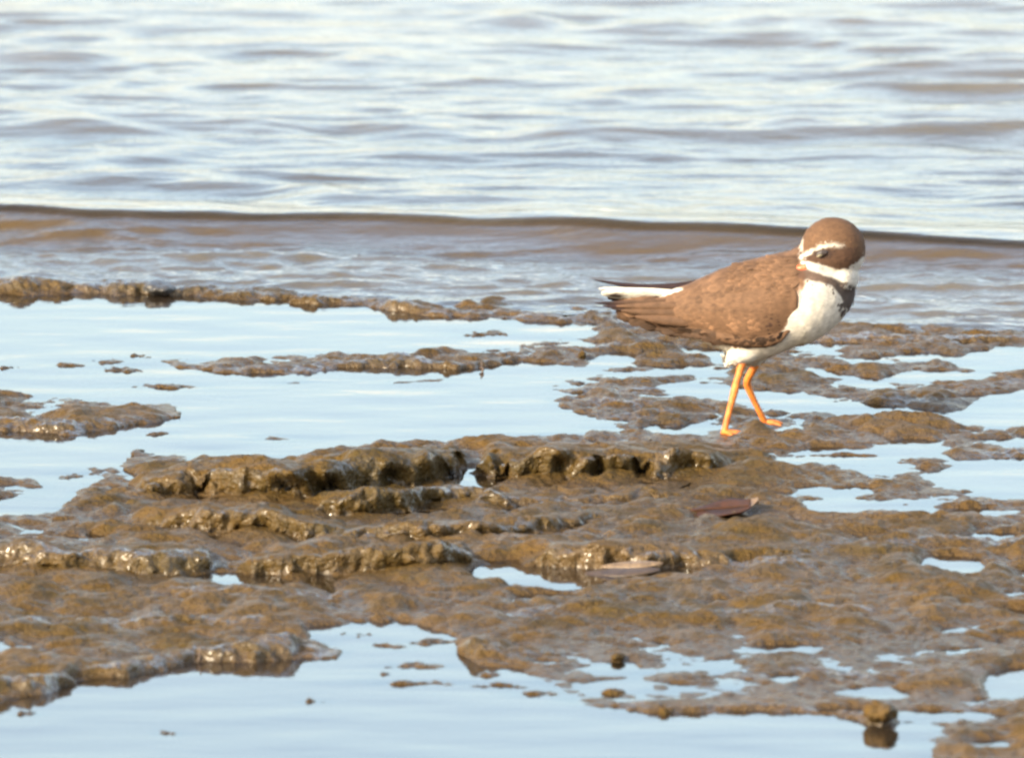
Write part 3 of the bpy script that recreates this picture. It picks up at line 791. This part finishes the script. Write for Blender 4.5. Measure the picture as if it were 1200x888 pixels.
def body_feathers():
    pick = rng.choice(len(BV), 6500, replace=False)
    p = BV[pick].astype(float); n = BN[pick].astype(float)
    u = bu(p[:, 0]); v = bv(p[:, 2], p[:, 1])
    hd = (((u - 976) / 42) ** 2 + ((v - 292) / 40) ** 2) < 1
    L = np.where(hd, 0.0029, 0.0058) * rng.uniform(0.75, 1.25, len(p))
    L = np.where((v > 300) & (v < 345) & (u > 925), 0.0036, L)
    c = plumage_colour(p) * rng.uniform(0.88, 1.12, len(p))[:, None]
    lum = c.mean(1)
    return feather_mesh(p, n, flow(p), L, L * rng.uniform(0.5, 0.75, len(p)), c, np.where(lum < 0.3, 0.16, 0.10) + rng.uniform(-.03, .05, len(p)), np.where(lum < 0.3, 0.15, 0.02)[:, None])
V_, F_, C_ = body_feathers()
o = part('contour_feathers', V_, F_, FEATHER, parent=None, cols=dict(col=C_)); o.parent = body; o['kind'] = 'stuff'

# longer scapulars falling over the shoulder of the wing
uB, vB = bu(BV[:, 0]), bv(BV[:, 2], BV[:, 1])
cand = np.where((uB > 868) & (uB < 938) & (vB > 300) & (vB < 352 - 0.1 * (uB - 868)) & (BV[:, 1] < YB - 0.010))[0]
pick = rng.choice(cand, min(520, len(cand)), replace=False)
p = BV[pick].astype(float); nn = BN[pick].astype(float)
c = np.tile(C_BROWN, (len(p), 1)) * (1 + 0.5 * perlin(p[:, 0] * 110, p[:, 1] * 160, p[:, 2] * 240, seed=72))[:, None] * rng.uniform(0.85, 1.15, len(p))[:, None]
k = soft(1 - ((bu(p[:, 0]) - 908) / 20) ** 2 - ((bv(p[:, 2], p[:, 1]) - 356) / 16) ** 2, 0.6)[:, None]
c = c * (1 - 0.6 * k) + C_DARK * 1.4 * 0.6 * k
L = rng.uniform(0.007, 0.0115, len(p))
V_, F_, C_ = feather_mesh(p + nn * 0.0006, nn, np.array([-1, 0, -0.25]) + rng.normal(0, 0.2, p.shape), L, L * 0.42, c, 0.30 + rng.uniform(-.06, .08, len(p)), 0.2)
o = part('scapular_feathers', V_, F_, FEATHER, parent=None, cols=dict(col=C_)); o.parent = body; o['kind'] = 'stuff'

for side in (-1, 1):
    Vw, Fw, O = wing_shell(side)
    wing = part('wing', Vw, Fw, FEATHER, cols=dict(col=plumage_colour(Vw) * 0.0 + C_BROWN))
    n = normals_of(O, 60, 30, side)
    u = bu(O[:, 0]); v = bv(O[:, 2], O[:, 1])
    cand = np.where(u < 924)[0]; pick = rng.choice(cand, 1100, replace=False)
    p, nn = O[pick], n[pick]; uq, vq = u[pick], v[pick]
    c = np.tile(C_BROWN, (len(p), 1))
    k = soft(1 - ((uq - 916) / 14) ** 2 - ((vq - 384) / 14) ** 2, 0.5)[:, None]
    c = c * (1 - 0.72 * k) + C_DARK * 0.72 * k
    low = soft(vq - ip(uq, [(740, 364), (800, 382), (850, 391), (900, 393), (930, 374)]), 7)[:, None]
    c = c * (1 - 0.62 * low)  # shade along the lower wing, painted into the feather colour
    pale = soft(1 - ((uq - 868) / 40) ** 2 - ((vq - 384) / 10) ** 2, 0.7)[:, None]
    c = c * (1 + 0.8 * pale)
    c = c * (1 + 0.5 * perlin(p[:, 0] * 110, p[:, 1] * 50, p[:, 2] * 260, seed=75))[:, None] * rng.uniform(0.95, 1.05, len(p))[:, None]
    d = np.stack([-np.ones(len(p)), np.zeros(len(p)), -0.05 - 0.25 * sstep(900, 850, uq) * 0 + 0.10 * (vq - 360) / 40], -1) + rng.normal(0, 0.13, (len(p), 3))
    L = (0.0055 + 0.004 * sstep(920, 840, uq)) * rng.uniform(0.8, 1.2, len(p))
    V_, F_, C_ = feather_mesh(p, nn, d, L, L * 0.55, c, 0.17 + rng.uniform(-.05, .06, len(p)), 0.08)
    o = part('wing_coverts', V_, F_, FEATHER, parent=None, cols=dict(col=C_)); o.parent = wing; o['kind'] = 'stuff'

# --- long feathers of wing tips and tail
def blade(name, path, y, wpx, col, tipcol=None, tilt=0.25, parent=plover, blotch=None, curve=0.0, point=0.0):
    """one long vaned feather along (u, v) points; width in px"""
    P_ = np.array(path, float); n = 22
    s = np.linspace(0, 1, n)
    if len(P_) == 3:
        cu = [(1 - s) ** 2 * P_[0, k] + 2 * (1 - s) * s * (2 * P_[1, k] - 0.5 * (P_[0, k] + P_[2, k])) + s ** 2 * P_[2, k] for k in (0, 1)]
    else:
        cu = [P_[0, k] * (1 - s) + P_[1, k] * s for k in (0, 1)]
    wd = wpx * np.minimum(1, 0.45 + 1.2 * s) * np.sqrt(np.clip(1 - ((s - 0.55) / 0.46) ** 4 * (s > 0.55), 0.01, 1))
    wd = wd * (1 - point * s ** 2)
    m = 7; ss = np.linspace(-1, 1, m)
    Vt, Ct = [], []
    for face in (0, 1):
        for i in range(n):
            for q_ in ss:
                v_ = cu[1][i] + q_ * wd[i] * 0.5
                yo = y + (q_ * tilt * wd[i] * 0.5 * PXM) + (abs(q_) ** 1.5) * 0.0010 * min(1, wd[i] / 10) - 0.0005 * (1 - abs(q_)) * (1 - s[i] * .5) + face * 0.00035 + curve * s[i]
                Vt.append((bx(cu[0][i]), yo, ((505 - v_) * PXM - YB * SA) / CA))
                c = np.array(col)
                if tipcol is not None:
                    k = float(sstep(0.68, 0.92, s[i])); c = c * (1 - k) + np.array(tipcol) * k
                if blotch is not None:
                    b_ = blotch; k = float(sstep(1.1, 0.6, ((s[i] - b_[0]) / b_[1]) ** 2 + ((q_ - b_[2]) / b_[3]) ** 2)); c = c * (1 - k) + np.array(b_[4]) * k
                c = c * (0.85 + 0.15 * abs(q_)) * (1 + 0.3 * (q_ < -0.9))
                Ct.append(c)
    f = grid_faces(n, m); Ff = np.concatenate([f, f[:, ::-1] + n * m])
    idx = np.arange(n * m).reshape(n, m); k = n * m
    loop = list(idx[0, :]) + list(idx[1:, -1]) + list(idx[-1, -2::-1]) + list(idx[-2:0:-1, 0])
    rim = np.array([(b, a, a + k, b + k) for a, b in zip(loop, loop[1:] + loop[:1])])
    return part(name, Vt, np.concatenate([Ff, rim]), FEATHER, parent=parent, cols=dict(col=np.clip(np.array(Ct), 0, .9)))

DK = np.array([0.016, 0.008, 0.009]); BR = C_BROWN * 0.85
# far wing tip
blade('primary_feather', [(845, 324), (780, 339), (696, 331)], YB + 0.0125, 8, DK, tilt=0.2, point=0.6)
blade('primary_feather', [(845, 328), (785, 341), (712, 334)], YB + 0.0110, 9, DK * 1.2, tilt=0.2, point=0.6)
blade('tertial_feather', [(856, 330), (815, 337), (775, 345)], YB + 0.0120, 11, C_DARK, tilt=0.2, point=0.6)
# tail
blade('tail_feather', [(812, 345), (760, 344), (702, 340)], YB + 0.006, 11, C_WHITE * .95, tilt=0.5, point=0.5)
blade('tail_feather', [(812, 347), (760, 346), (705, 344)], YB + 0.001, 16, C_WHITE, tilt=0.5, point=0.25, blotch=(0.85, 0.10, 0.45, 0.55, C_DARK))
blade('tail_feather', [(812, 352), (762, 350), (712, 350)], YB + 0.004, 12, C_BROWN * .7, DK, tilt=0.5)
blade('tail_feather', [(815, 384), (776, 380), (730, 367)], YB - 0.004, 9, C_WHITE, tilt=0.4)
blade('tail_feather', [(818, 386), (780, 382), (742, 371)], YB - 0.001, 9, C_WHITE * .9, tilt=0.4)
# near wing tip
blade('primary_feather', [(840, 352), (770, 353), (697, 354)], YB - 0.0085, 9, C_BROWN * .62, DK, tilt=-0.2, curve=0.002, point=0.6)
blade('primary_feather', [(840, 356), (770, 358), (706, 357)], YB - 0.0100, 10, C_BROWN * .75, DK * 1.3, tilt=-0.2, curve=0.003, point=0.6)
blade('primary_feather', [(842, 362), (775, 363), (716, 360)], YB - 0.0112, 10, C_BROWN * .70, C_DARK, tilt=-0.2, curve=0.004, point=0.6)
blade('tertial_feather', [(846, 352), (790, 356), (722, 357)], YB - 0.0140, 12, C_BROWN * .85, tilt=-0.25, curve=0.006, point=0.6)
blade('tertial_feather', [(850, 362), (790, 364), (728, 362)], YB - 0.0150, 14, C_BROWN * .75, tilt=-0.25, curve=0.006, point=0.6)
blade('tertial_feather', [(852, 371), (795, 373), (744, 368)], YB - 0.0160, 14, C_BROWN * .85, tilt=-0.25, curve=0.004, point=0.6)

# --- tubes
def tube(pts, rad, nr=14, cap=True):
    P_ = np.array(pts, float); n = len(P_)
    T = np.gradient(P_, axis=0); T /= np.linalg.norm(T, axis=1)[:, None]
    a = np.linspace(0, 2 * math.pi, nr, endpoint=False)
    V = []
    for i in range(n):
        r0 = np.cross(T[i], (0, 1, 0.05)); r0 /= np.linalg.norm(r0); r1 = np.cross(T[i], r0)
        for t in a: V.append(P_[i] + rad[i] * (r0 * math.cos(t) + r1 * math.sin(t)))
    F = [(i * nr + j, i * nr + (j + 1) % nr, (i + 1) * nr + (j + 1) % nr, (i + 1) * nr + j) for i in range(n - 1) for j in range(nr)]
    c0, c1 = len(V), len(V) + 1
    V += [P_[0] - T[0] * rad[0] * .4, P_[-1] + T[-1] * rad[-1] * .6]
    F += [(c0, (j + 1) % nr, j, j) for j in range(nr)] + [(c1, (n - 1) * nr + j, (n - 1) * nr + (j + 1) % nr, (n - 1) * nr + (j + 1) % nr) for j in range(nr)]
    return np.array(V), F
def smooth_path(pts, n):
    P_ = np.array(pts, float); k = np.arange(len(P_)); t = np.linspace(0, len(P_) - 1, n)
    Q = np.stack([np.interp(t, k, P_[:, i]) for i in range(P_.shape[1])], -1)
    for _ in range(3): Q[1:-1] = 0.25 * Q[:-2] + 0.5 * Q[1:-1] + 0.25 * Q[2:]
    return Q
def tube_part(name, pts, rad, mat, parent, n=26, nr=14):
    q_ = smooth_path([tuple(p) + (r,) for p, r in zip(pts, rad)], n)
    V, F = tube(q_[:, :3], q_[:, 3], nr)
    me = bpy.data.meshes.new(name)
    me.from_pydata([tuple(p) for p in (V - FOOT)], [], [tuple(dict.fromkeys(f)) for f in F])
    for p in me.polygons: p.use_smooth = True
    return link(name, me, mat, parent)

ZF = 0.0006
def foot_y(v): return ((505 - v) * PXM - ZF * CA) / SA
for pts, ys_, rd in (
    ([(874, 410), (869, 428), (863.5, 446), (861, 457), (856, 476), (850.5, 498), (848.5, 508)], None, [3.0, 2.3, 1.9, 2.4, 1.75, 1.75, 2.1]),
    ([(892, 410), (884, 430), (876, 443), (875, 450), (882, 466), (892, 486), (897, 496)], None, [3.0, 2.3, 2.1, 2.4, 1.75, 1.75, 2.1])):
    near = pts[-1][0] < 870
    yf = foot_y(pts[-1][1]); yt = YB + (-0.011 if near else 0.011)
    k = np.linspace(0, 1, len(pts))
    W3 = [bp(a[0], a[1], yt + (yf - yt) * t) for a, t in zip(pts, k)]
    leg = tube_part('leg', W3, np.array(rd) * MM, LEG, plover)
    f0 = W3[-1]
    for ang, ln in (((-18, 0.0125), (22, 0.0135), (-62, 0.0115)) if near else ((12, 0.0105), (48, 0.012), (-35, 0.011))):
        dx, dy = math.cos(R(ang)), math.sin(R(ang))
        tp = [f0 + np.array([0, 0, 0.0008]), f0 + np.array([dx * ln * .35, dy * ln * .35, 0.0010]), f0 + np.array([dx * ln * .7, dy * ln * .7, 0.0004]), f0 + np.array([dx * ln, dy * ln, -0.0006])]
        tube_part('toe', tp, np.array([1.7, 1.35, 1.15, 0.7]) * MM, LEG, leg, n=14, nr=10)

# --- bill, tucked into the back, and closed eye
def near_surface(u, v):
    q_ = np.abs(bu(BV[:, 0]) - u) + np.abs(bv(BV[:, 2], BV[:, 1]) - v) + 40 * (BV[:, 1] > YB)
    return BV[np.argmin(q_)], BN[np.argmin(q_)]
b0 = np.array([bx(944), near_surface(944, 309)[0][1] + 0.0008, bz(309)]); b1 = np.array([bx(920), near_surface(920, 314)[0][1] + 0.0012, bz(314)])
mid_ = b0 + (b1 - b0) * 0.5
bill = tube_part('bill', [b0, b0 + (b1 - b0) * .25, mid_], np.array([2.5, 2.3, 1.9]) * MM, BILL, plover, n=12)
tube_part('bill_tip', [mid_, mid_ + (b1 - mid_) * .6, b1], np.array([1.85, 1.6, 0.8]) * MM, BLACK, bill, n=12)
def eye_part(name, u, v, ru, rv, rd, mat, parent, out=0.0004, rot=0.25):
    p, n = near_surface(u, v)
    b = bmesh.new(); bmesh.ops.create_uvsphere(b, u_segments=20, v_segments=12, radius=1)
    for q_ in b.verts:
        x_, z_ = q_.co.x * ru * MM, q_.co.z * rv * MM
        q_.co = Vector(np.array([x_ * math.cos(rot) - z_ * math.sin(rot), q_.co.y * rd * MM, x_ * math.sin(rot) + z_ * math.cos(rot)]) + p + n * out - FOOT)
    me = bpy.data.meshes.new(name); b.to_mesh(me); b.free()
    for f in me.polygons: f.use_smooth = True
    return link(name, me, mat, parent)
eye = eye_part('eye', 962.5, 297.5, 3.7, 1.9, 1.2, BLACK, plover, out=0.0006)
eye_part('eyelid', 961, 298.6, 2.3, 1.0, 0.8, LID, eye, out=0.0014, rot=0.45)

# ------------------------------------------------------------------ small things lying about
def plain_material(name, c1, c2, scale, rough, bump=0.0006, spec=0.5):
    t = NT(name)
    co = t.coords('Object')
    c = t.mix(t.mapr(t.noise(co, scale, 4, 0.6), 0.35, 0.65), c1, c2)
    p = t.principled(Base_Color=c, Roughness=rough, Specular_IOR_Level=spec, Normal=t.bump(t.noise(co, scale * 3, 3, 0.6), bump, 0.7))
    t.l(p.outputs[0], t.out.inputs[0])
    return t.m
STONE = plain_material('wet_dark_stone', rgb(0.026, 0.026, 0.027), rgb(0.045, 0.042, 0.038), 180, 0.45)
LEAFM = plain_material('dead_leaf', rgb(0.050, 0.019, 0.008), rgb(0.028, 0.013, 0.007), 240, 0.5, spec=0.12)
LEAFP = plain_material('pale_leaf_edge', rgb(0.13, 0.085, 0.048), rgb(0.08, 0.05, 0.028), 240, 0.45)
SHELLM = plain_material('cream_shell', rgb(0.19, 0.13, 0.075), rgb(0.075, 0.05, 0.028), 420, 0.35)
SHELLD = plain_material('dark_shell', rgb(0.030, 0.020, 0.014), rgb(0.055, 0.036, 0.022), 260, 0.35)
TWIG = plain_material('wet_twig', rgb(0.040, 0.024, 0.016), rgb(0.065, 0.040, 0.024), 300, 0.45)

def mud_z(x, y):
    return float(relief(np.array([[x]]), np.array([[y]]))[0][0, 0])

def stone(name, u, v, ru, rz, ry, mat, label, cat, group=None, seed=0, sink=0.3, level=None):
    x, y, _ = p2g(u, v)
    z = max(mud_z(x, y), -0.001) if level is None else level
    b = bmesh.new(); bmesh.ops.create_icosphere(b, subdivisions=4, radius=1)
    co = np.array([q.co for q in b.verts])
    k = 1 + 0.30 * perlin(co[:, 0] * 1.1 + seed, co[:, 1] * 1.1, co[:, 2] * 1.1 + .3, seed=80) + 0.12 * perlin(co[:, 0] * 3 + seed, co[:, 1] * 3, co[:, 2] * 3 + .3, seed=81) + 0.05 * perlin(co[:, 0] * 8 + seed, co[:, 1] * 8, co[:, 2] * 8 + .3, seed=82)
    co = co * k[:, None] * np.array([ru, ry, rz])
    for q, c in zip(b.verts, co): q.co = Vector(c)
    me = bpy.data.meshes.new(name); b.to_mesh(me); b.free()
    for f in me.polygons: f.use_smooth = True
    o = link(name, me, mat); o.location = (x, y, z + rz * (1 - 2 * sink)); o.rotation_euler = (0, 0, 0.35 * math.sin(seed * 3.1))
    return tag(o, label, cat, group)

stone('stone', 186, 345, 0.0098, 0.0046, 0.014, STONE, 'dark grey wet stone at the edge of the surf', 'stone', seed=1.0, sink=0.2, level=0.001)
stone('mud_clod', 682, 421, 0.0024, 0.0030, 0.0026, MUD, 'small dark round clod beside the puddle below the tail', 'clod', seed=2.2, sink=0.15)
stone('mud_clod', 724, 774, 0.0036, 0.0019, 0.005, MUD, 'dark clod beside the small bright puddles near the front pool', 'clod', seed=3.7, sink=0.2)
stone('mud_clod', 719, 812, 0.0056, 0.0022, 0.006, MUD, 'peaked dark clod at the rim of the front pool', 'clod', seed=4.4, sink=0.25)
stone('mud_clod', 778, 836, 0.0030, 0.0030, 0.003, MUD, 'dark clod at the waterline of the front pool below the mud bank', 'clod', seed=5.1, sink=0.3)
stone('mud_clod', 1031, 848, 0.0075, 0.0056, 0.012, MUD, 'tall brown clod standing at the right end of the front pool', 'clod', seed=6.3, sink=0.25)

def twig(u0, v0, u1, v1, lift, r, label):
    a = np.array(p2g(u0, v0)); b = np.array(p2g(u1, v1))
    a[2] = max(mud_z(a[0], a[1]), 0) + lift[0]; b[2] = max(mud_z(b[0], b[1]), 0) + lift[1]
    n = 9; k = np.linspace(0, 1, n)[:, None]
    pts = a * (1 - k) + b * k; pts[:, 2] += 0.0012 * np.sin(k[:, 0] * 7); pts[:, 0] += 0.0008 * np.sin(k[:, 0] * 9)
    V, F = tube(pts, r * MM * np.linspace(1, 0.6, n), 8)
    me = bpy.data.meshes.new('twig'); me.from_pydata([tuple(p) for p in V - a], [], [tuple(dict.fromkeys(f)) for f in F])
    for p in me.polygons: p.use_smooth = True
    o = link('twig', me, TWIG); o.location = a
    return tag(o, label, 'twig')
twig(565, 436, 563, 434, (0.0, 0.0045), 0.7, 'tiny dark twig end standing at the edge of the long mud bar')
twig(232, 775, 234, 773, (0.0, 0.0050), 0.7, 'tiny dark twig end standing beside the front pool')

def sheet(name, V, n, m, thick, mat, parent=None, origin=(0, 0, 0)):
    """a thin curved solid from an n x m net"""
    g = np.array(V).reshape(n, m, 3); gx = np.gradient(g, axis=0); gy = np.gradient(g, axis=1)
    nn = np.cross(gx, gy); nn /= np.maximum(np.linalg.norm(nn, axis=-1, keepdims=True), 1e-12)
    A_ = g.reshape(-1, 3); B_ = (g - nn * thick).reshape(-1, 3)
    f = grid_faces(n, m); k = n * m; idx = np.arange(k).reshape(n, m)
    loop = list(idx[0, :]) + list(idx[1:, -1]) + list(idx[-1, -2::-1]) + list(idx[-2:0:-1, 0])
    rim = np.array([(b, a, a + k, b + k) for a, b in zip(loop, loop[1:] + loop[:1])])
    o = link(name, np_mesh(name, np.concatenate([A_, B_]) - np.array(origin), np.concatenate([f, f[:, ::-1] + k, rim])), mat, parent)
    return o

# curled dead leaf
lx, ly, _ = p2g(850, 603); lz = max(mud_z(lx, ly), 0.0) + 0.0006
leaf = bpy.data.objects.new('leaf', None); sc.collection.objects.link(leaf); leaf.location = (lx, ly, lz - 0.0004); leaf.rotation_euler = (R(5), 0, 0)
tag(leaf, 'curled reddish brown dead leaf lying on the mud in front of the bird', 'leaf')
n, m = 30, 11
def leaf_net(s0, s1, q0, q1):
    V = []
    for s_ in np.linspace(s0, s1, n):
        wl = 0.020 * math.sin(math.pi * min(1, 0.06 + 0.9 * s_)) ** 0.8
        for q_ in np.linspace(q0, q1, m):
            V.append((-0.019 + 0.037 * s_, q_ * wl - 0.004 * s_, 0.0006 + 0.0050 * s_ ** 3 + 0.003 * abs(q_) ** 1.6 * (0.2 + s_) + 0.0008 * math.sin(9 * s_ + 3 * q_)))
    return V
sheet('blade', leaf_net(0, 0.90, -1, 1), n, m, 0.0005, LEAFM, leaf)
sheet('curled_tip', [(a + 0.0002, b, c + 0.0004) for a, b, c in leaf_net(0.895, 1.0, -1, 1)], n, m, 0.0005, LEAFP, leaf)
V, F = tube([(-0.019 - 0.004, 0, 0.0008), (-0.010, 0, 0.0022), (0.004, -0.001, 0.0036), (0.013, -0.003, 0.0050)], [0.0006, 0.0007, 0.0006, 0.0004], 8)
me = bpy.data.meshes.new('midrib'); me.from_pydata([tuple(p) for p in V], [], [tuple(dict.fromkeys(f)) for f in F]); link('midrib', me, LEAFM, leaf)

# split shell in the puddle
lx, ly, _ = p2g(735, 672)
shell = bpy.data.objects.new('shell', None); sc.collection.objects.link(shell); shell.location = (lx, ly, 0.0015); shell.rotation_euler = (R(9), R(-3), R(-4))
tag(shell, 'narrow cream and dark brown shell lying at the end of the puddle', 'shell')
def valve(z0, arch, wl, tilt):
    V = []
    for s_ in np.linspace(0, 1, 30):
        ww = wl * math.sin(math.pi * (0.03 + 0.94 * s_)) ** 0.7
        for q_ in np.linspace(-1, 1, 11):
            V.append((-0.021 + 0.041 * s_, q_ * ww, z0 + arch * (1 - q_ * q_) * math.sin(math.pi * (0.04 + .92 * s_)) ** .7 + tilt * s_ + 0.0002 * math.sin(20 * q_)))
    return V
sheet('lower_valve', [(a - 0.002, b - 0.003, c) for a, b, c in valve(0.0004, 0.0016, 0.0085, 0.0006)], 30, 11, 0.0006, SHELLD, shell)
sheet('upper_valve', [(a * 0.82 + 0.003, b + 0.004, c) for a, b, c in valve(0.0020, 0.0014, 0.0055, 0.0004)], 30, 11, 0.0006, SHELLM, shell)
